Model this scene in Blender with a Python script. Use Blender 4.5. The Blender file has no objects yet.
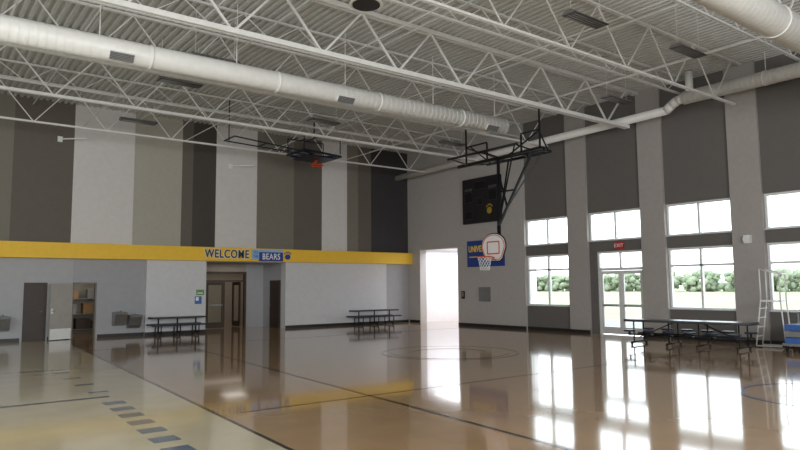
import bpy, math, random
from mathutils import Vector, Matrix
random.seed(4)
scene=bpy.context.scene
COL=scene.collection
# ------------------------------------------------------------------ materials
def mat(name,col,rough=0.6,metal=0.0,noise=0.06,scale=6.0,bump=0.0,spec=0.5,bscale=None):
    m=bpy.data.materials.new(name); m.use_nodes=True
    nt=m.node_tree; b=nt.nodes['Principled BSDF']
    b.inputs['Roughness'].default_value=rough; b.inputs['Metallic'].default_value=metal
    b.inputs['Specular IOR Level'].default_value=spec
    tc=nt.nodes.new('ShaderNodeTexCoord')
    n=nt.nodes.new('ShaderNodeTexNoise'); n.inputs['Scale'].default_value=scale; n.inputs['Detail'].default_value=4
    nt.links.new(tc.outputs['Object'],n.inputs['Vector'])
    r=nt.nodes.new('ShaderNodeValToRGB')
    c0=[max(0,c*(1-noise)) for c in col]; c1=[min(1,c*(1+noise)) for c in col]
    r.color_ramp.elements[0].position=.3; r.color_ramp.elements[1].position=.7
    r.color_ramp.elements[0].color=(*c0,1); r.color_ramp.elements[1].color=(*c1,1)
    nt.links.new(n.outputs['Fac'],r.inputs['Fac']); nt.links.new(r.outputs['Color'],b.inputs['Base Color'])
    if bump>0:
        n2=nt.nodes.new('ShaderNodeTexNoise'); n2.inputs['Scale'].default_value=bscale or scale*4
        nt.links.new(tc.outputs['Object'],n2.inputs['Vector'])
        bp=nt.nodes.new('ShaderNodeBump'); bp.inputs['Strength'].default_value=bump; bp.inputs['Distance'].default_value=.02
        nt.links.new(n2.outputs['Fac'],bp.inputs['Height']); nt.links.new(bp.outputs['Normal'],b.inputs['Normal'])
    return m
def srgb(h):
    h=h.lstrip('#'); o=[]
    for i in (0,2,4):
        c=int(h[i:i+2],16)/255; o.append(c/12.92 if c<=.04045 else ((c+.055)/1.055)**2.4)
    return tuple(o)
M={}
def dm(k,h,**kw): M[k]=mat(k,srgb(h),**kw); return M[k]
dm('paint_light','#d2cfcd',rough=.75,noise=.03)
dm('paint_pier','#a6a19e',rough=.75,noise=.03)
dm('paint_endwall','#b3afad',rough=.75,noise=.03)
dm('paint_lightgrey','#cccdd0',rough=.75,noise=.03)
dm('paint_beige','#aba79c',rough=.75,noise=.03)
dm('paint_taupe','#655f57',rough=.75,noise=.03)
dm('paint_olive','#7b776d',rough=.75,noise=.03)
dm('paint_brown','#46423d',rough=.75,noise=.03)
dm('paint_charcoal','#39383a',rough=.75,noise=.03)
dm('paint_panel','#696664',rough=.75,noise=.03)
dm('paint_lower','#a9aaae',rough=.7,noise=.03)
dm('paint_alcove','#9fa0a4',rough=.7,noise=.03)
dm('paint_yellow','#f0c238',rough=.6,noise=.03)
dm('white_hall','#eaeaee',rough=.7,noise=.02)
dm('steel_white','#dfe0de',rough=.5,noise=.05)
dm('deck_white','#c8cac8',rough=.5,noise=.05)
dm('duct_white','#e8e8e5',rough=.4,noise=.03)
dm('black_base','#1c1b1c',rough=.5)
dm('black_metal','#15171c',rough=.4,metal=.3)
dm('navy_metal','#151d33',rough=.4,metal=.3)
dm('dark_plastic','#17171b',rough=.45)
dm('grille','#3a3a3a',rough=.5)
dm('fixture_grey','#7f8080',rough=.4,metal=.2)
dm('fixture_dark','#3b3b3b',rough=.4)
dm('alu','#e0e2e4',rough=.35,metal=.1)
dm('steel','#9c9fa3',rough=.3,metal=.8)
dm('door_frame_grey','#6d6b69',rough=.5)
dm('kick','#e2e3e4',rough=.35)
dm('wood_dark','#33241c',rough=.5,noise=.15)
dm('wood_door','#a39e98',rough=.45,noise=.08,scale=3)
dm('wood_frame','#43352b',rough=.5,noise=.1)
dm('lobby_tan','#a0978a',rough=.7,noise=.05)
dm('white_board','#e6e6e6',rough=.3,noise=.01)
dm('orange','#c8451c',rough=.4)
dm('net','#e4e4e4',rough=.8)
dm('blue_sign','#1c3f8f',rough=.5,noise=.02)
dm('light_blue','#8fb4de',rough=.5,noise=.02)
dm('yellow_letter','#f0cf4a',rough=.5,noise=.02)
dm('yellow_dim','#a8902e',rough=.5,noise=.02)
dm('white_letter','#efefef',rough=.5,noise=.02)
dm('grey_letter','#6a6a70',rough=.5,noise=.02)
dm('dark_letter','#33414f',rough=.5,noise=.02)
dm('table_top','#34343a',rough=.3,noise=.1)
dm('seat_blue','#23283a',rough=.35)
dm('chrome','#b0b2b5',rough=.2,metal=.9)
dm('grass','#8b9074',rough=.9,noise=.2,scale=.2)
dm('asphalt','#8a8a86',rough=.9,noise=.1)
dm('leaf','#89947c',rough=.95,noise=.12,scale=.5)  # leaf green paled and greyed: distance haze put into the colour
dm('bark','#7b7064',rough=.9,noise=.2)
dm('red','#c02018',rough=.4)
dm('cardboard','#8a6c4c',rough=.8)
dm('green_paper','#6a9a5a',rough=.7)
dm('blue_paper','#3c66ac',rough=.7)
def floormat(name,h,rough=.09):
    m=mat(name,srgb(h),rough=rough,noise=.07,scale=1.2,bump=.025,bscale=2.5,spec=.5)
    nt=m.node_tree;b=nt.nodes['Principled BSDF']
    b.inputs['Coat Weight'].default_value=.4; b.inputs['Coat Roughness'].default_value=.055
    return m
M['floor_tan']=floormat('floor_tan','#ae8f6d')
M['floor_beige']=floormat('floor_beige','#cdc3a9',.15)
M['floor_slate']=floormat('floor_slate','#64778f',.15)
M['floor_black']=floormat('floor_black','#2c2925',.12)
M['floor_blue']=floormat('floor_blue','#2f559c',.12)
M['floor_yellow']=floormat('floor_yellow','#b7975e',.1)
def glassmat():
    m=bpy.data.materials.new('window_glass');m.use_nodes=True;nt=m.node_tree
    for n in list(nt.nodes): nt.nodes.remove(n)
    o=nt.nodes.new('ShaderNodeOutputMaterial');t=nt.nodes.new('ShaderNodeBsdfTransparent');g=nt.nodes.new('ShaderNodeBsdfGlossy')
    t.inputs['Color'].default_value=(.93,.96,.95,1);g.inputs['Roughness'].default_value=.02
    fr=nt.nodes.new('ShaderNodeFresnel');fr.inputs['IOR'].default_value=1.3
    mx=nt.nodes.new('ShaderNodeMixShader');nt.links.new(fr.outputs[0],mx.inputs[0]);nt.links.new(t.outputs[0],mx.inputs[1]);nt.links.new(g.outputs[0],mx.inputs[2]);nt.links.new(mx.outputs[0],o.inputs[0])
    return m
M['glass']=glassmat()
# ------------------------------------------------------------------ mesh builder
class MB:
    def __init__(s): s.v=[];s.f=[];s.m=[];s.mats=[];s.sm=[]
    def mi(s,k):
        if k not in s.mats: s.mats.append(k)
        return s.mats.index(k)
    def quad(s,pts,k,smooth=False):
        b=len(s.v); s.v+= [tuple(p) for p in pts]; s.f.append(tuple(range(b,b+len(pts)))); s.m.append(s.mi(k)); s.sm.append(smooth)
    def box(s,x0,x1,y0,y1,z0,z1,k):
        b=len(s.v)
        s.v+=[(x0,y0,z0),(x1,y0,z0),(x1,y1,z0),(x0,y1,z0),(x0,y0,z1),(x1,y0,z1),(x1,y1,z1),(x0,y1,z1)]
        for q in [(0,3,2,1),(4,5,6,7),(0,1,5,4),(1,2,6,5),(2,3,7,6),(3,0,4,7)]:
            s.f.append(tuple(b+i for i in q)); s.m.append(s.mi(k)); s.sm.append(False)
        return s
    def tube(s,p0,p1,r,k,seg=8,r1=None,cap=True):
        p0=Vector(p0);p1=Vector(p1);d=(p1-p0).normalized()
        a=Vector((0,0,1)) if abs(d.z)<.9 else Vector((1,0,0))
        u=d.cross(a).normalized();w=d.cross(u); r1=r if r1 is None else r1
        b=len(s.v)
        for p,rr in ((p0,r),(p1,r1)):
            for i in range(seg):
                t=2*math.pi*i/seg; s.v.append(tuple(p+u*rr*math.cos(t)+w*rr*math.sin(t)))
        for i in range(seg):
            j=(i+1)%seg; s.f.append((b+i,b+j,b+seg+j,b+seg+i)); s.m.append(s.mi(k)); s.sm.append(seg>6)
        if cap:
            s.f.append(tuple(b+i for i in reversed(range(seg)))); s.m.append(s.mi(k)); s.sm.append(False)
            s.f.append(tuple(b+seg+i for i in range(seg))); s.m.append(s.mi(k)); s.sm.append(False)
        return s
    def bar(s,p0,p1,w,h,k):   # rectangular member
        p0=Vector(p0);p1=Vector(p1);d=(p1-p0).normalized()
        a=Vector((0,0,1)) if abs(d.z)<.95 else Vector((0,1,0))
        u=d.cross(a).normalized()*(w/2);q=u.cross(d).normalized()*(h/2)
        b=len(s.v)
        for p in (p0,p1):
            for c in ((-1,-1),(1,-1),(1,1),(-1,1)): s.v.append(tuple(p+u*c[0]+q*c[1]))
        for f in [(0,1,2,3),(7,6,5,4),(0,4,5,1),(1,5,6,2),(2,6,7,3),(3,7,4,0)]:
            s.f.append(tuple(b+i for i in f)); s.m.append(s.mi(k)); s.sm.append(False)
        return s
    def path(s,pts,r,k,seg=8,closed=False):
        n=len(pts)
        for i in range(n if closed else n-1): s.tube(pts[i],pts[(i+1)%n],r,k,seg)
        return s
    def prism(s,pts2,axis,a0,a1,k):  # pts2 polygon extruded along axis
        def P(p,a):
            return {'x':(a,p[0],p[1]),'y':(p[0],a,p[1]),'z':(p[0],p[1],a)}[axis]
        b=len(s.v);n=len(pts2)
        s.v+=[P(p,a0) for p in pts2]+[P(p,a1) for p in pts2]
        s.f.append(tuple(b+i for i in reversed(range(n))));s.m.append(s.mi(k));s.sm.append(False)
        s.f.append(tuple(b+n+i for i in range(n)));s.m.append(s.mi(k));s.sm.append(False)
        for i in range(n):
            j=(i+1)%n; s.f.append((b+i,b+j,b+n+j,b+n+i));s.m.append(s.mi(k));s.sm.append(False)
        return s
    def obj(s,name,parent=None,loc=None,label=None,fix=True):
        me=bpy.data.meshes.new(name); me.from_pydata(s.v,[],s.f)
        for k in s.mats: me.materials.append(M[k])
        for p,i,sm in zip(me.polygons,s.m,s.sm): p.material_index=i; p.use_smooth=sm
        if fix:
            import bmesh
            bm=bmesh.new();bm.from_mesh(me);bmesh.ops.recalc_face_normals(bm,faces=bm.faces);bm.to_mesh(me);bm.free()
        me.update()
        o=bpy.data.objects.new(name,me);COL.objects.link(o)
        if loc: o.location=loc
        if parent: o.parent=parent
        if label: o['label']=label
        return o
def struct(o): o['kind']='structure'; return o
def thing(name,label,cat,loc=(0,0,0),rot=0,group=None):
    e=bpy.data.objects.new(name,None);COL.objects.link(e);e.location=loc;e.rotation_euler=(0,0,rot)
    e.empty_display_size=.2;e['label']=label;e['category']=cat
    if group: e['group']=group
    return e
def solo(o,label,cat,group=None):
    o['label']=label;o['category']=cat
    if group:o['group']=group
    return o
def dup(root,loc,rot=None,label=None):
    e=root.copy();COL.objects.link(e);e.location=loc
    if rot is not None:e.rotation_euler=(0,0,rot)
    if label:e['label']=label
    for c in list(root.children):
        k=c.copy();COL.objects.link(k);k.parent=e
        for c2 in list(c.children):
            k2=c2.copy();COL.objects.link(k2);k2.parent=k
    return e
def text(s,size,k,name,loc,rot,parent=None,ext=.01,ax='CENTER',sx=1.0,off=0.0,sp=1.0):
    cu=bpy.data.curves.new(name+'_c','FONT');cu.body=s;cu.size=size;cu.extrude=ext;cu.align_x=ax;cu.align_y='CENTER';cu.offset=off;cu.space_character=sp
    t=bpy.data.objects.new(name+'_t',cu);COL.objects.link(t)
    bpy.context.view_layer.update()
    me=bpy.data.meshes.new_from_object(t.evaluated_get(bpy.context.evaluated_depsgraph_get()))
    bpy.data.objects.remove(t)
    me.materials.clear();me.materials.append(M[k])
    o=bpy.data.objects.new(name,me);COL.objects.link(o)
    o.location=loc;o.rotation_euler=rot;o.scale=(sx,1,1)
    if parent:o.parent=parent
    return o
RB=(math.pi/2,0,0); RR=(math.pi/2,0,-math.pi/2)
XR=20.3;YB=25.9;ZC=8.55;ZW=8.66;X0=-8.0;Y0=-7.0
# ------------------------------------------------------------------ back wall
b=MB()
edges=[(X0,2.86,'paint_olive'),(2.86,4.78,'paint_taupe'),(4.78,6.91,'paint_light'),(6.91,8.76,'paint_beige'),(8.76,9.21,'paint_taupe'),
(9.21,10.18,'paint_brown'),(10.18,12.02,'paint_light'),(12.02,13.81,'paint_olive'),(13.81,15.26,'paint_taupe'),(15.26,16.64,'paint_light'),
(16.64,17.27,'paint_olive'),(17.27,18.03,'paint_taupe'),(18.03,20.3,'paint_charcoal')]
for a,c,k in edges: b.box(a,c,YB,YB+.3,3.4,ZW,k)
zl=3.4
b.box(X0,3.37,YB,YB+.3,0,zl,'paint_lower')
b.box(3.37,4.1,YB,YB+.3,2.02,zl,'paint_lower')
b.box(4.1,4.9,YB,YB+.3,0,zl,'paint_lower')
b.box(4.9,5.72,YB,YB+.3,2.02,zl,'paint_alcove')
b.box(5.72,7.45,YB,YB+.3,0,zl,'paint_alcove')
b.box(7.45,9.8,YB-.12,YB+.3,0,zl,'paint_lightgrey')
b.box(9.8,13.37,YB,YB+.3,2.85,zl,'paint_lower')
b.box(13.37,18.85,YB-.12,YB+.3,0,zl,'paint_lightgrey')
b.box(18.85,XR,YB,YB+.3,0,zl,'paint_lower')
struct(b.obj('wall_back'))
# yellow fascia band
struct(MB().box(X0,XR,YB-.36,YB-.001,2.88,3.43,'paint_yellow').obj('trim_1'))
# ------------------------------------------------------------------ vestibule + storage + hall rooms beyond
b=MB()
b.box(9.6,9.8,YB+.3,28.0,0,3,'paint_lower');b.box(13.37,13.57,YB+.3,28.0,0,3,'paint_lower')
b.box(9.6,10.5,28,28.2,0,3,'lobby_tan');b.box(12.5,13.57,28,28.2,0,3,'paint_lower');b.box(10.5,12.5,28,28.2,2.5,3,'lobby_tan')
b.box(9.6,13.57,YB+.3,28.2,2.86,3,'paint_lower')
struct(b.obj('wall_vestibule'))
b=MB()
b.box(8.5,8.7,28.2,33,0,3,'lobby_tan');b.box(16.5,16.7,28.2,33,0,3,'lobby_tan');b.box(8.5,16.7,33,33.2,0,3,'lobby_tan');b.box(8.5,16.7,28.2,33.2,3,3.1,'white_hall')
b.box(8.5,9.6,28,28.2,0,3,'lobby_tan');b.box(13.57,16.7,28,28.2,0,3,'lobby_tan')
struct(b.obj('wall_lobby'))
b=MB()
b.box(2.8,2.9,YB+.3,29.5,0,2.6,'paint_beige');b.box(7.6,7.7,YB+.3,29.5,0,2.6,'paint_beige');b.box(2.8,7.7,29.5,29.6,0,2.6,'paint_beige');b.box(2.8,7.7,YB+.3,29.6,2.6,2.7,'white_hall')
struct(b.obj('wall_storage'))
# ------------------------------------------------------------------ right wall
bays=[(15.93,18.13),(12.8,15.02),(9.68,11.9),(6.52,8.75),(3.37,5.59),(.21,2.43),(-2.95,-.73)]
b=MB();T=XR+.4;XP=XR+.1
b.box(XR,T,24.95,YB,0,ZW,'paint_endwall')
b.box(XR,T,22.2,24.95,3.55,ZW,'paint_endwall')
b.box(XR,T,18.13,22.2,0,ZW,'paint_endwall')
for i,(a,c) in enumerate(bays):
    nxt=bays[i+1][1] if i+1<len(bays) else Y0
    b.box(XP,T,a,c,4.48,ZW,'paint_panel')
    b.box(XP,T,a,c,3.0,3.37,'paint_panel')
    if i==1:
        b.box(XP,T,14.72,c,0,3.0,'paint_panel')
    else:
        b.box(XP,T,a,c,0,.95,'paint_panel')
    b.box(XR,T,nxt,a,0,ZW,'paint_pier')
struct(b.obj('wall_right'))
# other walls
struct(MB().box(X0-.3,X0,Y0,YB+.3,0,ZW,'paint_light').obj('wall_left'))
struct(MB().box(X0-.3,T,Y0-.3,Y0,0,ZW,'paint_light').obj('wall_front'))
# side hall seen through the tall opening
b=MB()
b.box(T,24,25.2,25.4,0,3.6,'white_hall');b.box(T,24,20.9,21.1,0,3.6,'white_hall');b.box(24,24.2,20.9,25.4,0,3.6,'white_hall');b.box(T,24.2,20.9,25.4,3.6,3.7,'white_hall')
struct(b.obj('wall_side_hall'))
# baseboards
b=MB()
for a,c in [(X0,3.3),(4.15,4.85),(5.78,7.44),(18.86,XR-.02)]: b.box(a,c,YB-.02,YB-.001,0,.12,'black_base')
for a,c in [(7.43,9.8),(13.37,18.87)]: b.box(a,c,YB-.14,YB-.121,0,.12,'black_base')
struct(b.obj('baseboard_back'))
b=MB()
for a,c in [(24.96,YB-.14),(18.13,22.19)]: b.box(XR-.02,XR-.001,a,c,0,.12,'black_base')
for i,(a,c) in enumerate(bays):
    nxt=bays[i+1][1] if i+1<len(bays) else Y0
    b.box(XR-.02,XR-.001,nxt,a,0,.12,'black_base')
    if i!=1:b.box(XP-.02,XP-.001,a,c,0,.12,'black_base')
struct(b.obj('baseboard_right'))
# ------------------------------------------------------------------ windows
wn=[0]
def window(y0,y1,z0,z1,cols=2,rows=()):
    wn[0]+=1
    b=MB();x0,x1=XP+.05,XP+.17;f=.07
    b.box(x0,x1,y0,y0+f,z0,z1,'alu');b.box(x0,x1,y1-f,y1,z0,z1,'alu');b.box(x0,x1,y0+f,y1-f,z0,z0+f,'alu');b.box(x0,x1,y0+f,y1-f,z1-f,z1,'alu')
    for i in range(1,cols):
        yy=y0+(y1-y0)*i/cols; b.box(x0,x1,yy-.035,yy+.035,z0+f,z1-f,'alu')
    for z in rows: b.box(x0,x1,y0+f,y1-f,z-.035,z+.035,'alu')
    b.quad([((x0+x1)/2,y0+f,z0+f),((x0+x1)/2,y1-f,z0+f),((x0+x1)/2,y1-f,z1-f),((x0+x1)/2,y0+f,z1-f)],'glass')
    b.box(XP-.06,x0,y0,y1,z0-.0,z0+.03,'alu')
    struct(b.obj('window_%d'%wn[0]))
for i,(a,c) in enumerate(bays):
    window(a+.01,c-.01,3.38,4.47)
    if i!=1: window(a+.01,c-.01,.96,2.99,rows=(2.4,))
# glazed entrance door in bay 2
b=MB();x0,x1=XP+.05,XP+.17;ya,yb=12.82,14.71
for s0,s1 in ((ya,ya+.07),(yb-.07,yb)): b.box(x0,x1,s0,s1,0,3.0,'alu')
b.box(x0,x1,ya+.07,yb-.07,2.93,3.0,'alu');b.box(x0,x1,ya+.07,yb-.07,2.3,2.4,'alu')
ym=(ya+yb)/2;b.box(x0,x1,ym-.03,ym+.03,2.4,2.93,'alu')
b.quad([(x0+.06,ya+.07,2.4),(x0+.06,yb-.07,2.4),(x0+.06,yb-.07,2.93),(x0+.06,ya+.07,2.93)],'glass')
for s0,s1 in ((ya+.08,ym-.005),(ym+.005,yb-.08)):
    b.box(x0+.02,x1-.03,s0,s0+.1,.02,2.29,'alu');b.box(x0+.02,x1-.03,s1-.1,s1,.02,2.29,'alu')
    b.box(x0+.02,x1-.03,s0+.1,s1-.1,.02,.27,'alu');b.box(x0+.02,x1-.03,s0+.1,s1-.1,2.17,2.29,'alu');b.box(x0+.02,x1-.03,s0+.1,s1-.1,1.0,1.09,'alu')
    b.quad([(x0+.06,s0+.1,.27),(x0+.06,s1-.1,.27),(x0+.06,s1-.1,2.17),(x0+.06,s0+.1,2.17)],'glass')
    b.tube((x0-.03,s0+.1,1.04),(x0-.03,s1-.1,1.04),.02,'steel')
struct(b.obj('door_1'))
# ------------------------------------------------------------------ doors on back wall
b=MB()
b.box(3.37,3.43,YB+.02,YB+.16,0,2.02,'wood_dark');b.box(4.04,4.1,YB+.02,YB+.16,0,2.02,'wood_dark');b.box(3.43,4.04,YB+.02,YB+.16,1.96,2.02,'wood_dark')
b.box(3.43,4.04,YB+.06,YB+.11,.01,1.96,'wood_dark');b.tube((3.95,YB,1.0),(3.95,YB+.06,1.0),.015,'steel');b.tube((3.86,YB,1.0),(3.96,YB,1.0),.012,'steel')
struct(b.obj('door_2'))
b=MB();k='door_frame_grey'
b.box(4.9,4.95,YB-.01,YB+.2,0,2.02,k);b.box(5.67,5.72,YB-.01,YB+.2,0,2.02,k);b.box(4.95,5.67,YB-.01,YB+.2,1.97,2.02,k)
o=struct(b.obj('door_3'))
lf=MB();lf.box(-.83,0,-.045,0,.02,1.98,'wood_door');lf.box(-.81,-.02,-.05,-.0455,.03,.4,'kick')
lf.tube((-.76,-.1,1.02),(-.76,-.045,1.02),.015,'steel');lf.tube((-.76,-.1,1.02),(-.64,-.1,1.02),.012,'steel');lf.box(-.8,-.72,-.05,-.0455,.93,1.12,'kick')
leaf=struct(lf.obj('door_4'));leaf.location=(4.88,YB-.06,0);leaf.rotation_euler=(0,0,math.radians(24))
# lobby double door: one leaf closed, the other standing open into the lobby
b=MB();w='wood_frame';y0,y1=27.93,28.05
for s0,s1 in ((10.5,10.6),(12.4,12.5)): b.box(s0,s1,y0,y1,0,2.5,w)
b.box(10.6,12.4,y0,y1,2.4,2.5,w);b.box(10.6,12.4,y0,y1,2.05,2.12,w)
s0,s1=10.61,11.495
b.box(s0,s0+.13,y0+.03,y1-.03,.02,2.04,w);b.box(s1-.13,s1,y0+.03,y1-.03,.02,2.04,w);b.box(s0+.13,s1-.13,y0+.03,y1-.03,.02,.27,w);b.box(s0+.13,s1-.13,y0+.03,y1-.03,1.9,2.04,w)
b.quad([(s0+.13,y0+.06,.27),(s1-.13,y0+.06,.27),(s1-.13,y0+.06,1.9),(s0+.13,y0+.06,1.9)],'glass')
b.box(s0+.13,s1-.13,y0-.03,y0,1.0,1.05,'steel')
xo=12.36
b.box(xo-.05,xo,28.21,28.34,.02,2.04,w);b.box(xo-.05,xo,28.95,29.08,.02,2.04,w);b.box(xo-.05,xo,28.34,28.95,.02,.27,w);b.box(xo-.05,xo,28.34,28.95,1.9,2.04,w)
struct(b.obj('door_5'))
b=MB();b.box(13.31,13.369,26.25,27.2,0,2.1,'wood_frame');b.box(13.29,13.309,26.32,27.13,.01,2.04,'wood_dark');b.tube((13.22,27.05,1.0),(13.29,27.05,1.0),.015,'steel')
struct(b.obj('door_6'))
# ------------------------------------------------------------------ floor (with court marking inlays)
b=MB()
b.box(X0,24.2,Y0,33.2,-.2,0,'floor_tan')
def lx(y): return 3.14+.0575*y
def strip(x0,x1,y0,y1,k,z=.003): b.quad([(x0,y0,z),(x1,y0,z),(x1,y1,z),(x0,y1,z)],k)
b.quad([(X0,Y0,.0015),(lx(Y0),Y0,.0015),(lx(YB),YB,.0015),(X0,YB,.0015)],'floor_beige')
b.quad([(lx(Y0)-.03,Y0,.003),(lx(Y0)+.03,Y0,.003),(lx(25.3)+.03,25.3,.003),(lx(25.3)-.03,25.3,.003)],'floor_black')
strip(X0,2.85,11.7,11.84,'floor_black');strip(X0,3.0,16.3,16.38,'floor_black')
for i in range(8):
    y=11.05-i*.6; xx=2.6-i*.035; strip(xx,xx+.32,y-.15,y+.15,'floor_slate')
for i in range(4):
    y=16.2-i*1.1+0; strip(2.66,2.98,y-.6,y-.42,'floor_slate')
b.quad([(5.75,3,.003),(5.82,3,.003),(7.18,20.7,.003),(7.11,20.7,.003)],'floor_black')
strip(4.4,XR-1.3,20.7,20.77,'floor_black')
strip(4,XR-1.3,9.0,9.06,'floor_black')
strip(XR-1.35,XR-1.3,2,20.76,'floor_black')
def arc(cx,cy,r,a0,a1,w,k,n=48,z=.004):
    for i in range(n):
        t0=math.radians(a0+(a1-a0)*i/n);t1=math.radians(a0+(a1-a0)*(i+1)/n)
        b.quad([(cx+r*math.cos(t0),cy+r*math.sin(t0),z),(cx+(r+w)*math.cos(t0),cy+(r+w)*math.sin(t0),z),(cx+(r+w)*math.cos(t1),cy+(r+w)*math.sin(t1),z),(cx+r*math.cos(t1),cy+r*math.sin(t1),z)],k)
arc(11.9,13.4,1.8,0,360,.06,'floor_black');arc(11.9,13.4,1.0,0,360,.6,'floor_yellow')
arc(11.9,4.2,1.3,0,360,.09,'floor_blue')
struct(b.obj('floor',fix=False))
# ------------------------------------------------------------------ ceiling deck: fluted, flutes running toward the striped wall
b=MB();p=.2;x=X0
z0,z1=ZC-.0,ZC+.06
while x<XR-1e-6:
    pts=[(x,z0),(x+.08,z0),(x+.1,z1),(x+.18,z1),(x+p,z0)]
    for (xa,za),(xb,zb) in zip(pts[:-1],pts[1:]): b.quad([(xa,Y0,za),(xa,YB,za),(xb,YB,zb),(xb,Y0,zb)],'deck_white')
    x+=p
b.box(X0-.3,T,Y0-.3,YB+.3,ZW,ZW+.2,'deck_white')
struct(b.obj('ceiling',fix=False))
# ------------------------------------------------------------------ roof trusses
def truss(y,zb,zt,cw,ww,pitch,label,name='roof_truss',grp='white steel roof trusses',gap=.6):
    t=thing(name,label,name.replace('_',' '),(0,y,0),group=grp)
    xa,xb=X0+.02,XR-.02
    c=MB();c.box(xa,xb,-cw/2,-cw*.12,zt-cw*.6,zt,'steel_white');c.box(xa,xb,cw*.12,cw/2,zt-cw*.6,zt,'steel_white');c.obj('top_chord',t)
    c=MB();c.box(xa,xb-gap,-cw/2,-cw*.12,zb,zb+cw*.6,'steel_white');c.box(xa,xb-gap,cw*.12,cw/2,zb,zb+cw*.6,'steel_white');c.obj('bottom_chord',t)
    x=xa+.1;k=0
    me={}
    while x+pitch/2<xb-.2:
        up=(k%2==0)
        if up not in me:
            q=MB();q.bar((0,0,zb+cw*.3 if up else zt-cw*.4),(pitch/2,0,zt-cw*.4 if up else zb+cw*.3),ww,ww,'steel_white')
            me[up]=q.obj('web_member',t,loc=(x,0,0))
        else:
            o=me[up].copy();COL.objects.link(o);o.location=(x,0,0)
        x+=pitch/2;k+=1
    return t
for y,big in [(23.5,0),(20.0,1),(16.3,0),(12.75,2),(9.1,0),(5.4,1),(1.8,0),(-1.9,0)]:
    truss(y,7.15,ZC-.01,(.09,.13,.19)[big],(.028,.036,.048)[big],2.2,
      'long white painted steel roof truss with %s chords under the deck'%('heavy' if big else 'slim'))
for y in (21.8,18.2,14.6,10.9,7.2,3.6):
    truss(y,7.95,ZC-.01,.08,.022,1.5,'shallow slim white bar joist tight under the roof deck','bar_joist','shallow bar joists under the deck',.1)
for i,x in enumerate([-2,1.6,5.0,8.8,12.4,16.2]):
    o=MB().tube((x,Y0+.05,7.7),(x,YB-.05,7.7),.018,'steel_white',6).obj('bridging_rod')
    solo(o,'thin white steel bridging rod tied across the roof trusses','steel rod','bridging rods between roof trusses')
for x in (3.4,7.1,10.15,14.2,17.9):
    o=MB().tube((x,Y0+.05,ZC-.2),(x,YB-.05,ZC-.2),.022,'steel_white',6).obj('conduit_pipe')
    solo(o,'white conduit pipe running just under the roof deck','pipe','conduits under the roof deck')
# ------------------------------------------------------------------ ducts
def duct(name,p0,p1,r,label,vents=(),hang=(),hz=ZC-.05,rings=1.25,ventdir=(0,-1,-.9)):
    p0=Vector(p0);p1=Vector(p1);L=(p1-p0).length;d=(p1-p0)/L
    t=thing(name,label,'air duct',p0)
    q=MB();q.tube((0,0,0),d*L,r,'duct_white',32)
    n=int(L/.16)
    for i in range(n):     # spiral lock seams
        c=d*(i+.5)*.16; q.tube(c-d*.009,c+d*.009,r+.007,'duct_white',32,cap=False)
    q.obj('duct_body',t)
    m=int(L/rings)
    for i in range(m+1):
        c=d*min(L-.04,i*rings+.03); MB().tube(c-d*.025,c+d*.025,r+.013,'duct_white',32).obj('duct_collar',t)
    for s in vents:
        c=d*s; v=Vector(ventdir).normalized();c2=c+v*(r-.01)
        g=MB();a=d*.24;w=v.cross(d).normalized()*.09
        e=v*.05
        g.quad([c2-a-w,c2+a-w,c2+a-w+e,c2-a-w+e],'duct_white');g.quad([c2-a+w,c2+a+w,c2+a+w+e,c2-a+w+e],'duct_white')
        g.quad([c2-a-w,c2-a+w,c2-a+w+e,c2-a-w+e],'duct_white');g.quad([c2+a-w,c2+a+w,c2+a+w+e,c2+a-w+e],'duct_white')
        g.quad([c2-a+e*.9-w,c2+a+e*.9-w,c2+a+e*.9+w,c2-a+e*.9+w],'grille')
        for j in range(5):
            o2=w*(-.8+.4*j); g.bar(c2-a+e+o2,c2+a+e+o2,.012,.02,'fixture_grey')
        g.obj('air_vent',t)
    for s in hang:
        c=d*s; MB().tube(c+Vector((0,0,r)),Vector((c.x,c.y,hz-p0.z)),.012,'steel_white',6).obj('hanger_rod',t)
    return t
duct('spiral_duct',(X0+.02,14.35,6.8),(14.9,14.05,6.8),.25,'long white spiral air duct hanging below the roof trusses',vents=(11.4,16.9,22.2,5.5),hang=(2,5,8,11,14,17,20,22.5),rings=3.0)
duct('spiral_duct',(X0+.02,5.2,6.8),(20.2,5.2,6.8),.31,'large white spiral air duct beside the high windows',vents=(24.5,),hang=(4,8,12,16,20,23.7),rings=3.0)
t=duct('wall_duct',(19.55,-6.9,7.7),(19.55,10.6,7.7),.21,'white round air duct along the top of the window wall',hang=(3,7,11,15),ventdir=(-1,0,-.5),rings=3.0)
q=MB();q.path([(0,17.5,0),(0,17.72,-.03),(0,17.92,-.13),(0,18.12,-.28)],.15,'duct_white',24);q.obj('duct_elbow',t)
q=MB();q.tube((0,17.3,0),(0,17.3,.8),.12,'duct_white',20);q.obj('duct_riser',t)
q=MB();q.tube((0,18.1,-.27),(0,32.7,-.5),.14,'duct_white',20);q.obj('duct_branch',t)
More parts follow.
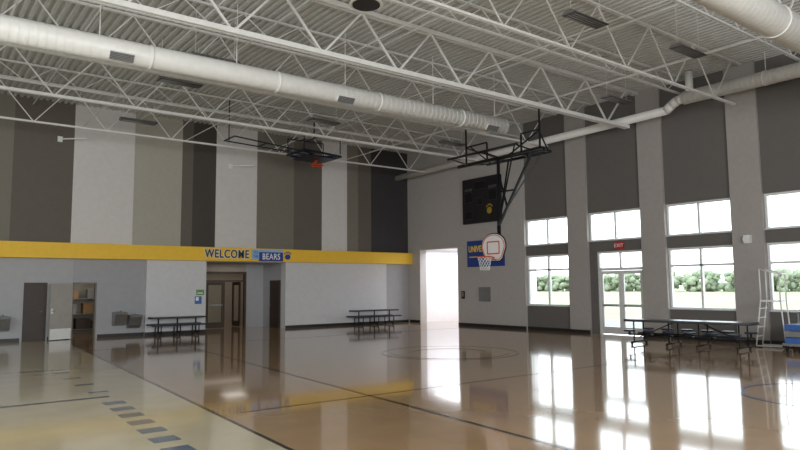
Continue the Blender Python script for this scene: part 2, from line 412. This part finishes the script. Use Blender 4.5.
# ------------------------------------------------------------------ light fixtures (switched off)
def fixture(loc,rot=0):
    t=thing('high_bay_light','grey linear high bay light, switched off, hanging from the roof','ceiling light',loc,rot,'high bay lights')
    g=MB();g.prism([(-.18,0),(-.08,.08),(.08,.08),(.18,0)],'x',-.6,.6,'fixture_grey');g.obj('lamp_housing',t)
    g=MB();g.box(-.57,.57,-.15,.15,-.012,-.001,'fixture_dark')
    for j in range(4): g.tube((-.54,-.11+.073*j,-.02),(.54,-.11+.073*j,-.02),.012,'fixture_grey',8)
    g.obj('lamp_tube_tray',t)
    for s in (-.5,.5): MB().tube((s,0,.08),(s,0,ZC-loc[2]-.0),.007,'steel_white',6).obj('hanger_wire',t)
    return t
fx=fixture((11.3,8.2,7.4))
for l in [(14.9,7.9,7.4),(5.8,17.5,7.4),(5.9,15.2,7.4),(6.1,22.5,7.4),(11.2,18.9,7.4),(17.1,18.9,7.4),(17.1,11.4,7.4)]: dup(fx,l)
t=thing('ceiling_speaker','round dark ceiling speaker in a white ring','ceiling speaker',(6.9,10.05,7.25))
g=MB();g.tube((0,0,0),(0,0,.22),.33,'duct_white',28,r1=.2);g.obj('speaker_housing',t)
g=MB();g.tube((0,0,-.02),(0,0,-.001),.27,'dark_plastic',28);g.obj('speaker_grille',t)
MB().tube((0,0,.22),(0,0,ZC-7.25),.02,'steel_white',8).obj('hanger_rod',t)
# ------------------------------------------------------------------ main basketball backstop (facing -X)
def fan_pts(w,h,n=24):
    pts=[(-w*.26,-h/2),(w*.26,-h/2),(w*.36,-h*.4),(w*.5,-h*.02)]
    for i in range(1,n):
        a=math.pi*i/n; pts.append((w/2*math.cos(a)*1.0,-h*.02+h*.52*math.sin(a)**.8))
    pts+=[(-w*.5,-h*.02),(-w*.36,-h*.4)]
    return pts
def backstop(loc,z_mast_top,label):
    t=thing('basketball_backstop',label,'basketball hoop',loc)
    W,H=1.04,.84
    bb=MB();bb.prism(fan_pts(W,H),'x',-.02,.02,'white_board')
    pb=bb.obj('backboard',t,loc=(0,0,.52))
    e=MB();pts=fan_pts(W,H); e.path([(0,p[0],p[1]) for p in pts],.025,'dark_plastic',6,closed=True);e.obj('edge_padding',pb)
    e=MB()
    for a,c in (((-.25,-.2),(.25,-.2)),((.25,-.2),(.25,.17)),((.25,.17),(-.25,.17)),((-.25,.17),(-.25,-.2))):
        e.bar((-.026,a[0],a[1]),(-.026,c[0],c[1]),.01,.035,'orange')
    pp=[(-.026,p[0]*.9,p[1]*.9) for p in pts]
    for i in range(len(pp)): e.bar(pp[i],pp[(i+1)%len(pp)],.01,.022,'orange')
    e.obj('target_markings',pb)
    rim=MB();n=28;R=.229;cx=-.02-.15-R
    rim.path([(cx+R*math.cos(2*math.pi*i/n),R*math.sin(2*math.pi*i/n),.22) for i in range(n)],.014,'orange',6,closed=True)
    rim.bar((-.02,0,.2),(cx+R,0,.22),.12,.02,'orange');rim.bar((-.02,-.09,.12),(cx+R,-.05,.21),.02,.02,'orange');rim.bar((-.02,.09,.12),(cx+R,.05,.21),.02,.02,'orange')
    ro=rim.obj('rim',t)
    net=MB();m=12
    for k in range(m):
        for s in (1,-1):
            prev=None
            for j in range(7):
                a=2*math.pi*(k+s*j*.5)/m; rr=R*(1-.42*(j/6)**.7); pz=.22-.42*j/6
                cur=(cx+rr*math.cos(a),rr*math.sin(a),pz)
                if prev: net.tube(prev,cur,.006,'net',4,cap=False)
                prev=cur
    net.obj('net',ro)
    zt=z_mast_top; zu=7.15-loc[2]; B='black_metal'
    g=MB();g.bar((.1,-.25,.15),(.1,.25,.15),.05,.05,B);g.bar((.1,-.25,.85),(.1,.25,.85),.05,.05,B)
    g.bar((.1,-.25,.15),(.1,-.25,.85),.05,.05,B);g.bar((.1,.25,.15),(.1,.25,.85),.05,.05,B);g.bar((.02,0,.55),(.25,0,.55),.1,.1,B)
    g.obj('board_mount',t)
    g=MB();g.tube((.25,0,.1),(.25,0,1.2),.06,B,10);g.bar((.25,0,1.2),(.7,-1.05,zt),.075,.075,B);g.bar((.25,0,1.2),(.7,.4,zt),.075,.075,B)
    g.bar((.48,-.55,2.3),(.48,.2,2.3),.05,.05,B);g.bar((.36,-.27,1.75),(.6,.3,2.95),.045,.045,B)
    g.obj('mast',t)
    g=MB();g.tube((.7,-1.5,zt),(.7,2.3,zt),.06,B,10);g.obj('pivot_beam',t)
    for y in (-1.35,-.6,.9,1.9):
        g=MB();g.bar((.7,y,zt),(.7,y,zu if y in (-1.35,1.9) else zt+.6),.045,.045,B);g.obj('hanger_post',t)
    g=MB();g.bar((.7,-1.35,zt+.62),(.7,-.6,zt+.62),.045,.045,B);g.bar((.7,.9,zt+.62),(.7,1.9,zt+.62),.045,.045,B)
    g.bar((.7,-1.35,zt+.6),(.7,-.1,zt+.05),.04,.04,B);g.bar((.7,1.9,zt+.6),(.7,.5,zt+.05),.04,.04,B);g.obj('cross_brace',t)
    for y,y2 in ((-.0,-.8),(0,.6)):
        g=MB();g.bar((.3,y,1.4),(1.4,y2,zt+.05),.045,.045,B);g.obj('diagonal_brace',t)
    g=MB();g.tube((1.4,-1.2,zt+.05),(1.4,1.6,zt+.05),.05,B,8)
    for y0_,y1_ in ((-1.35,-1.1),(0,-1.1),(0,1.4),(1.9,1.4),(-.6,-.2),(.9,.5)): g.bar((.7,y0_,zt),(1.4,y1_,zt+.05),.04,.04,B)
    for y in (-1.1,1.4): g.bar((1.4,y,zt+.05),(.7,y*1.2,zt+.6),.035,.035,B)
    g.obj('rear_frame',t)
    g=MB();g.tube((-.15,-1.2,zt+.1),(-.15,1.9,zt+.1),.04,B,8)
    for y in (-1.1,.3,1.8): g.bar((.7,y,zt),(-.15,y,zt+.1),.04,.04,B)
    g.bar((-.15,-1.1,zt+.1),(.25,0,1.25),.035,.035,B)
    g.obj('front_frame',t)
    return t
backstop((14.5,14.2,2.45),3.45,'ceiling hung basketball backstop with white fan shaped board and net')
# retracted backstop folded up near the striped wall
t=thing('folded_backstop','dark blue folded basketball backstop raised up under the roof','basketball hoop',(10.9,22.0,7.05))
N='navy_metal'
g=MB();g.bar((-1.8,-.5,.08),(1.6,-.2,-.1),.04,.04,N);g.bar((-1.8,.4,.08),(1.6,.2,-.1),.04,.04,N)
for x in (-1.8,-.5,.6): 
    w=.5-.1*(x+1.8); g.bar((x,-w,.08-.18*(x+1.8)/3.4),(x,w*.9,.08-.18*(x+1.8)/3.4),.04,.04,N)
g.obj('folding_frame',t)
g=MB();g.bar((.9,-.7,-.1),(.9,.7,-.1),.08,.07,N);g.bar((2.5,-.7,-.2),(2.5,.7,-.2),.08,.07,N);g.bar((.9,-.7,-.1),(2.5,-.7,-.2),.08,.07,N);g.bar((.9,.7,-.1),(2.5,.7,-.2),.08,.07,N)
g.bar((.9,-.7,-.1),(2.5,.7,-.2),.05,.05,N);g.bar((.9,.7,-.1),(2.5,-.7,-.2),.05,.05,N);g.obj('board_frame',t)
g=MB();g.prism([(1.1,-.6),(2.35,-.6),(2.35,.6),(1.1,.6)],'z',-.29,-.24,'navy_metal');g.obj('backboard',t)
g=MB();n=20;g.path([(1.9+.23*math.cos(6.2832*i/n),.1+.23*math.sin(6.2832*i/n),-.48) for i in range(n)],.024,'orange',6,closed=True);g.bar((1.9,.1,-.27),(1.7,.1,-.48),.06,.06,'orange');g.obj('rim',t)
for x,y in ((-1.8,0),(.9,-.65),(.9,.65),(2.5,-.65),(2.5,.65)): 
    g=MB();g.bar((x,y,-.1 if x>0 else 0),(x,y,.55 if x>0 else ZC-7.05),.03,.03,N);g.obj('hanger_bar',t)
g=MB();g.bar((.9,-.65,.55),(2.5,-.65,.55),.04,.04,N);g.bar((.9,.65,.55),(2.5,.65,.55),.04,.04,N);g.bar((1.7,-.65,.55),(1.7,.65,.55),.04,.04,N);g.bar((1.7,0,.55),(1.7,0,ZC-7.05),.04,.04,N);g.obj('upper_frame',t)
# ------------------------------------------------------------------ scoreboard on right wall
t=thing('scoreboard','black wall mounted scoreboard with small yellow emblem','scoreboard',(XR,20.48,4.55))
g=MB();g.box(-.16,-.002,-1.15,1.15,0,2.02,'dark_plastic');g.obj('cabinet',t)
for a,c,z0,z1 in ((-.35,.35,1.5,1.85),(.5,1.0,.95,1.4),(-1.0,-.5,.95,1.4),(.5,1.0,.2,.55),(-.15,.2,.8,1.1)):
    g=MB();g.box(-.175,-.161,a,c,z0,z1,'black_metal')
    for (p0,p1) in (((a,z0),(c,z0)),((c,z0),(c,z1)),((c,z1),(a,z1)),((a,z1),(a,z0))): g.bar((-.176,p0[0],p0[1]),(-.176,p1[0],p1[1]),.01,.015,'fixture_dark')
    g.obj('digit_panel',t)
text('HOME',.17,'grey_letter','lettering',(-.165,.75,1.52),RR,t,.004)
text('GUEST',.17,'grey_letter','lettering',(-.165,-.75,1.52),RR,t,.004)
g=MB();g.prism([(-.55+.14*math.cos(a*.5236),.5+.15*math.sin(a*.5236)) for a in range(12)],'x',-.18,-.161,'yellow_dim')
for dy,dz in ((-.15,.19),(-.05,.25),(.05,.25),(.15,.19)): g.prism([(-.55+dy+.035*math.cos(a*.7854),.5+dz+.045*math.sin(a*.7854)) for a in range(8)],'x',-.18,-.161,'yellow_dim')
g.obj('emblem',t)
# blue sign
t=thing('wall_sign','blue rectangular wall sign with yellow university lettering','sign',(XR,20.37,2.62))
g=MB();g.box(-.05,-.002,-1.13,1.13,0,1.16,'blue_sign');g.obj('sign_panel',t)
text('UNIVERSITY',.38,'yellow_letter','lettering',(-.055,1.04,.78),RR,t,.004,ax='LEFT',sx=.76,off=.01)
g=MB();g.box(-.058,-.051,-1.0,1.0,.42,.46,'yellow_letter');g.obj('stripe',t)
# welcome sign on fascia
t=thing('welcome_sign','dark WELCOME letters with pale outline on the yellow band','sign',(0,YB-.36,0))
text('WELCOME',.47,'white_letter','letter_backing',(10.57,-.012,3.155),RB,t,.01,sx=.76,off=.03,sp=1.15)
text('WELCOME',.47,'dark_letter','lettering',(10.57,-.03,3.155),RB,t,.01,sx=.76,off=.012,sp=1.15)
t=thing('bears_sign','small blue banner with white BEARS letters on the yellow band','sign',(0,YB-.36,0))
g=MB();g.box(11.66,11.98,-.03,-.002,2.95,3.38,'light_blue');g.box(11.98,13.1,-.03,-.002,2.9,3.28,'blue_sign');g.box(11.98,13.1,-.03,-.002,3.28,3.38,'light_blue');g.obj('sign_panel',t)
text('TO\nTHE',.16,'blue_sign','lettering',(11.82,-.035,3.17),RB,t,.004,sx=.75)
text('BEARS',.36,'white_letter','lettering',(12.54,-.034,3.085),RB,t,.003,sx=.78,off=.004,sp=1.1)
g=MB();g.prism([(13.33+.13*math.cos(a*.5236),3.1+.12*math.sin(a*.5236)) for a in range(12)],'y',-.03,-.002,'blue_sign')
for dx,dz in ((-.13,.15),(-.045,.2),(.045,.2),(.13,.15)): g.prism([(13.33+dx+.032*math.cos(a*.7854),3.1+dz+.037*math.sin(a*.7854)) for a in range(8)],'y',-.03,-.002,'blue_sign')
g.obj('paw_emblem',t)
# ------------------------------------------------------------------ exit sign, alarm horn, boxes
t=thing('exit_sign','small red exit sign with white letters above glazed doors','sign',(XP,13.72,3.06))
MB().box(-.06,-.002,-.19,.19,0,.24,'red').obj('sign_box',t)
text('EXIT',.19,'white_letter','lettering',(-.064,0,.12),RR,t,.003)
solo(MB().box(XR-.1,XR,9.1,9.3,3.0,3.25,'white_board').tube((XR-.16,9.2,3.12),(XR-.1,9.2,3.12),.1,'white_board',16).obj('alarm_horn'),'white fire alarm horn on a wall pier','alarm')
t=thing('electrical_panel','light grey electrical panel box on the wall','panel',(XR,20.45,1.1))
MB().box(-.08,0,-.32,.32,0,.62,'fixture_grey').obj('panel_box',t);MB().box(-.09,-.081,-.28,.28,.04,.58,'fixture_grey').obj('panel_door',t)
solo(MB().box(XR-.04,XR,21.75,21.95,1.2,1.55,'dark_plastic').box(XR-.05,XR-.041,21.79,21.91,1.3,1.5,'fixture_grey').obj('thermostat'),'small dark thermostat cover on grey wall','thermostat')
solo(MB().box(9.35,9.62,YB-.14,YB-.12,1.15,1.45,'blue_paper').box(9.38,9.5,YB-.145,YB-.1405,1.28,1.42,'white_board').obj('notice_sheet'),'blue notice sheet taped to light wall','notice')
solo(MB().box(9.4,9.72,YB-.14,YB-.12,1.5,1.72,'green_paper').box(9.44,9.66,YB-.145,YB-.1405,1.56,1.6,'white_board').obj('notice_sheet'),'green notice sheet taped above a blue one','notice')
for i,(x,z) in enumerate(((4.3,7.2),(10.8,6.9))):
    t=thing('wall_bracket','slim white bracket arm mounted high on striped wall','bracket',(x,YB,z),group='high wall bracket arms')
    MB().box(-.08,.08,-.05,-.002,-.1,.1,'white_board').obj('base_plate',t)
    MB().bar((0,-.05,0),(.75,-.7,.0),.04,.04,'white_board').obj('arm',t)
# ------------------------------------------------------------------ water fountains
def fountain(x,z,n,label):
    t=thing('drinking_fountain',label,'drinking fountain',(x,YB,z))
    for i in range(n):
        dx=i*.52;dz=-i*.12
        g=MB();g.prism([(-.002,dz-.0),(-.002,dz+.5),(-.42,dz+.5),(-.45,dz+.42),(-.3,dz+.1),(-.1,dz)],'x',dx-.22,dx+.22,'steel')
        g.obj('cabinet',t)
        MB().tube((dx,-.3,dz+.5),(dx,-.3,dz+.56),.02,'chrome',8).tube((dx,-.3,dz+.56),(dx+.03,-.22,dz+.56),.014,'chrome',8).obj('spout',t)
        MB().box(dx-.15,dx+.15,-.39,-.1,dz+.5,dz+.505,'fixture_dark').obj('basin',t)
fountain(6.5,.42,2,'pair of grey steel drinking fountains on alcove wall')
fountain(2.75,.38,1,'grey steel drinking fountain on the wall')
# ------------------------------------------------------------------ storage shelf with boxes
t=thing('storage_rack','grey metal storage rack inside the store room','shelf',(5.9,28.6,0))
for x in (-1.0,1.0):
    for y in (-.25,.25): MB().box(x-.02,x+.02,y-.02,y+.02,0,2.1,'fixture_grey').obj('post',t)
for z in (.2,.8,1.4,2.0): MB().box(-1,1,-.25,.25,z-.02,z,'fixture_grey').obj('shelf',t)
for i,(dx,z,w,h,k) in enumerate(((-.7,.2,.4,.35,'cardboard'),(-.1,.2,.5,.4,'wood_dark'),(.5,.2,.45,.3,'cardboard'),(-.6,.8,.5,.35,'fixture_grey'),(.1,.8,.4,.4,'cardboard'),(.6,.8,.3,.3,'wood_door'),(-.5,1.4,.4,.3,'cardboard'),(.3,1.4,.5,.35,'fixture_grey'))):
    g=MB();g.box(-w/2,w/2,-.2,.2,0,h,k);g.box(-w/2-.01,w/2+.01,-.21,.21,h*.85,h+.01,k)
    o=g.obj('storage_box',loc=(5.9+dx,28.6,z+.001));solo(o,'storage box with lid standing on the metal rack','box','boxes on the storage rack')
# ------------------------------------------------------------------ cafeteria tables
def bench_table(loc,L,label,rot=0):
    t=thing('cafeteria_table',label,'table',loc,rot,'folding cafeteria tables with benches')
    g=MB();g.box(-L/2,L/2,-.26,.26,.65,.7,'table_top');g.box(-L/2-.01,L/2+.01,-.27,.27,.64,.652,'black_base');g.obj('tabletop',t)
    for s in (-1,1):
        g=MB();g.box(-L/2,L/2,s*.36-.12,s*.36+.12,.37,.43,'seat_blue');g.obj('bench',t)
    for s in (-.7,0,.7):
        x=s*L/2
        g=MB();g.path([(x,-.36,.38),(x,-.36,.1),(x,.36,.1),(x,.36,.38)],.024,'black_metal');g.path([(x,0,.1),(x-.0,0,.65)],.03,'black_metal')
        g.obj('leg',t)
        for y in (-.3,.3): MB().tube((x-.02,y,.055),(x+.02,y,.055),.055,'dark_plastic',14).bar((x,y,.055),(x,y,.1),.02,.02,'steel').obj('wheel',t)
    return t
bench_table((8.5,25.26,0),2.05,'dark folding cafeteria table with two attached benches by the wall')
bench_table((17.75,25.26,0),2.5,'dark folding cafeteria table with benches beside the tall opening')
def stool_table(loc,L,label,rot=0):
    t=thing('stool_table',label,'table',loc,rot)
    g=MB();g.box(-L/2,-.01,-.36,.36,.69,.75,'table_top');g.box(.01,L/2,-.36,.36,.69,.75,'table_top');g.box(-L/2-.012,L/2+.012,-.372,.372,.68,.692,'black_base');g.obj('tabletop',t)
    for s in (-1,1):
        for i in range(6):
            x=-L/2+L*(i+.5)/6
            g=MB();g.tube((x,s*.58,.41),(x,s*.58,.46),.17,'seat_blue',20);g.tube((x,s*.58,.3),(x,s*.58,.41),.03,'black_metal');g.path([(x,s*.58,.31),(x,s*.3,.31)],.022,'black_metal');g.obj('stool',t)
    for s in (-1,1): MB().tube((-L/2+.1,s*.3,.31),(L/2-.1,s*.3,.31),.025,'black_metal').obj('side_rail',t)
    for x in (-L*.42,-L*.12,L*.12,L*.42):
        g=MB();g.path([(x,-.48,.08),(x,.48,.08)],.025,'black_metal');g.path([(x,-.3,.08),(x,-.3,.69)],.022,'black_metal');g.path([(x,.3,.08),(x,.3,.69)],.022,'black_metal');g.obj('leg',t)
        for y in (-.44,.44): MB().tube((x-.02,y,.05),(x+.02,y,.05),.05,'dark_plastic',14).bar((x,y,.05),(x,y,.08),.02,.02,'steel').obj('wheel',t)
    for s in (-1,1): MB().path([(s*L*.42,0,.2),(s*.12*L,0,.67)],.016,'black_metal').obj('fold_strut',t)
    return t
stool_table((17.95,9.95,0),3.55,'long dark folding cafeteria table with round attached stools',rot=math.radians(95))
# ------------------------------------------------------------------ white referee stand + cart
t=thing('referee_stand','white tubular steel referee stand with ladder and seat','ladder stand',(19.5,8.3,0),math.radians(95))
w=.24
for s in (-1,1):
    MB().path([(.38,s*w,.05),(.2,s*w,1.35),(.2,s*w,2.2)],.018,'white_board').obj('front_rail',t)
    MB().path([(-.38,s*w,.05),(-.3,s*w,1.3),(-.3,s*w,2.05),(.2,s*w,2.2)],.018,'white_board').obj('rear_rail',t)
    MB().path([(.38,s*w,.05),(-.38,s*w,.05)],.018,'white_board').obj('base_rail',t)
for i in range(4):
    f_=(i+1)/5;MB().bar((.38-.18*f_,-w,.05+1.3*f_),(.38-.18*f_,w,.05+1.3*f_),.07,.022,'white_board').obj('step',t)
MB().box(-.31,.21,-w,w,1.28,1.32,'white_board').obj('platform',t)
MB().path([(-.3,-w,2.05),(-.3,w,2.05)],.018,'white_board').obj('back_rail',t)
for s in (-1,1):MB().tube((-.38,s*(w+.03),.08),(-.38,s*(w+.07),.08),.08,'dark_plastic',16).obj('wheel',t)
t=thing('equipment_cart','low blue and grey rolling equipment cart beside the windows','cart',(18.95,7.3,0))
MB().box(-.5,.5,-.35,.35,.16,.22,'fixture_grey').obj('deck',t)
for x in (-.42,.42):
    for y in (-.28,.28): MB().tube((x,y-.02,.08),(x,y+.02,.08),.08,'dark_plastic',16).box(x-.02,x+.02,y-.02,y+.02,.08,.16,'steel').obj('wheel',t)
MB().path([(.45,-.3,.22),(.45,-.3,1.0),(.45,.3,1.0),(.45,.3,.22)],.02,'steel').obj('handle',t)
for i in range(3): MB().box(-.45,.4,-.3,.3,.22+i*.17,.22+i*.17+.15,'fixture_grey' if i==1 else 'blue_paper').obj('mat_pad',t)
# ------------------------------------------------------------------ outside
MBg=MB().box(20.75,400,-200,360,-.4,-.1,'grass');MBg.box(24.3,30,-80,120,-.099,-.08,'asphalt')
solo(MBg.obj('ground'),'flat grass and paved path outside the windows','ground')['kind']='structure'
def tree(x,y,h,r,seed):
    rnd=random.Random(seed)
    t=thing('tree','leafy tree beyond the field, green paled to stand in for haze','tree',(x,y,-.1),group='trees outside')
    g=MB();g.tube((0,0,0),(0,0,h*.5),.16,'bark',8,r1=.1)
    for k in range(4):
        a=rnd.random()*6.28;g.tube((0,0,h*.35),(math.cos(a)*r*.5,math.sin(a)*r*.5,h*.65),.07,'bark',6,r1=.03)
    g.obj('trunk',t)
    import bmesh
    bm=bmesh.new()
    for k in range(60):
        a=rnd.random()*6.28;d=r*math.sqrt(rnd.random())*.92;z=h*(.06+.75*rnd.random()*(1-.25*d/r));rr=r*(.09+.11*rnd.random())
        m=Matrix.Translation((math.cos(a)*d,math.sin(a)*d,z))
        ret=bmesh.ops.create_icosphere(bm,subdivisions=2,radius=rr,matrix=m)
        for v in ret['verts']:
            c=Vector((math.cos(a)*d,math.sin(a)*d,z));v.co=c+(v.co-c)*(1+rnd.uniform(-.35,.35))
    me=bpy.data.meshes.new('crown');bm.to_mesh(me);bm.free();me.materials.append(M['leaf'])
    for p_ in me.polygons:p_.use_smooth=True
    o=bpy.data.objects.new('crown',me);COL.objects.link(o);o.parent=t
for i in range(34):
    y=30+i*5.0+random.uniform(-.3,.3);x=150+(i%2)*12+random.uniform(-1,1)
    tree(x,y,random.uniform(5.2,6.6),random.uniform(4.5,4.9),i)
# ------------------------------------------------------------------ lights
wd=bpy.data.worlds.new('sky');scene.world=wd;wd.use_nodes=True
bg=wd.node_tree.nodes['Background'];bg.inputs['Color'].default_value=(.88,.95,1,1);bg.inputs['Strength'].default_value=3.0
def area(name,loc,rot,sx,sy,e,c=(1,1,1)):
    l=bpy.data.lights.new(name,'AREA');l.shape='RECTANGLE';l.size=sx;l.size_y=sy;l.energy=e;l.color=c
    o=bpy.data.objects.new(name,l);COL.objects.link(o);o.location=loc;o.rotation_euler=rot;return o
area('front_fill_light',(2,-6.6,3.8),(math.radians(97),0,math.radians(2)),18,4,1700,(.96,.99,1))  # added fill behind the camera to brighten the room; front wall has no opening
area('left_fill_light',(-7.6,9,3.8),(math.radians(97),0,math.radians(-90)),22,4,480,(.96,.99,1))  # second added fill, out of view along the closed left wall
area('side_hall_light',(22.2,23.2,3.5),(0,0,0),2.5,3.5,125,(.93,.96,1))
area('lobby_light',(13.5,30.8,2.9),(0,0,0),3,3,15,(1,.93,.82))
area('vestibule_light',(11.6,27,2.8),(0,0,0),1,1,4,(1,.95,.88))
area('store_light',(5.4,27.8,2.5),(0,0,0),1,1,14,(1,.92,.8))
# ------------------------------------------------------------------ camera
f=650;yaw=math.radians(37.4);p=math.radians(5.36);r=math.radians(-.46)
F=Vector((math.sin(yaw)*math.cos(p),math.cos(yaw)*math.cos(p),math.sin(p)))
R0=Vector((math.cos(yaw),-math.sin(yaw),0));U0=R0.cross(F)
R=R0*math.cos(r)+U0*math.sin(r);U=U0*math.cos(r)-R0*math.sin(r)
cam=bpy.data.cameras.new('camera');cam.sensor_width=36;cam.lens=f/800*36;cam.clip_start=.05;cam.clip_end=900
co=bpy.data.objects.new('camera',cam);COL.objects.link(co)
mw=Matrix((( R.x,U.x,-F.x,0),(R.y,U.y,-F.y,0),(R.z,U.z,-F.z,1.8),(0,0,0,1)))
co.matrix_world=mw
scene.camera=co
scene.view_settings.view_transform='Standard'
scene.view_settings.exposure=.5
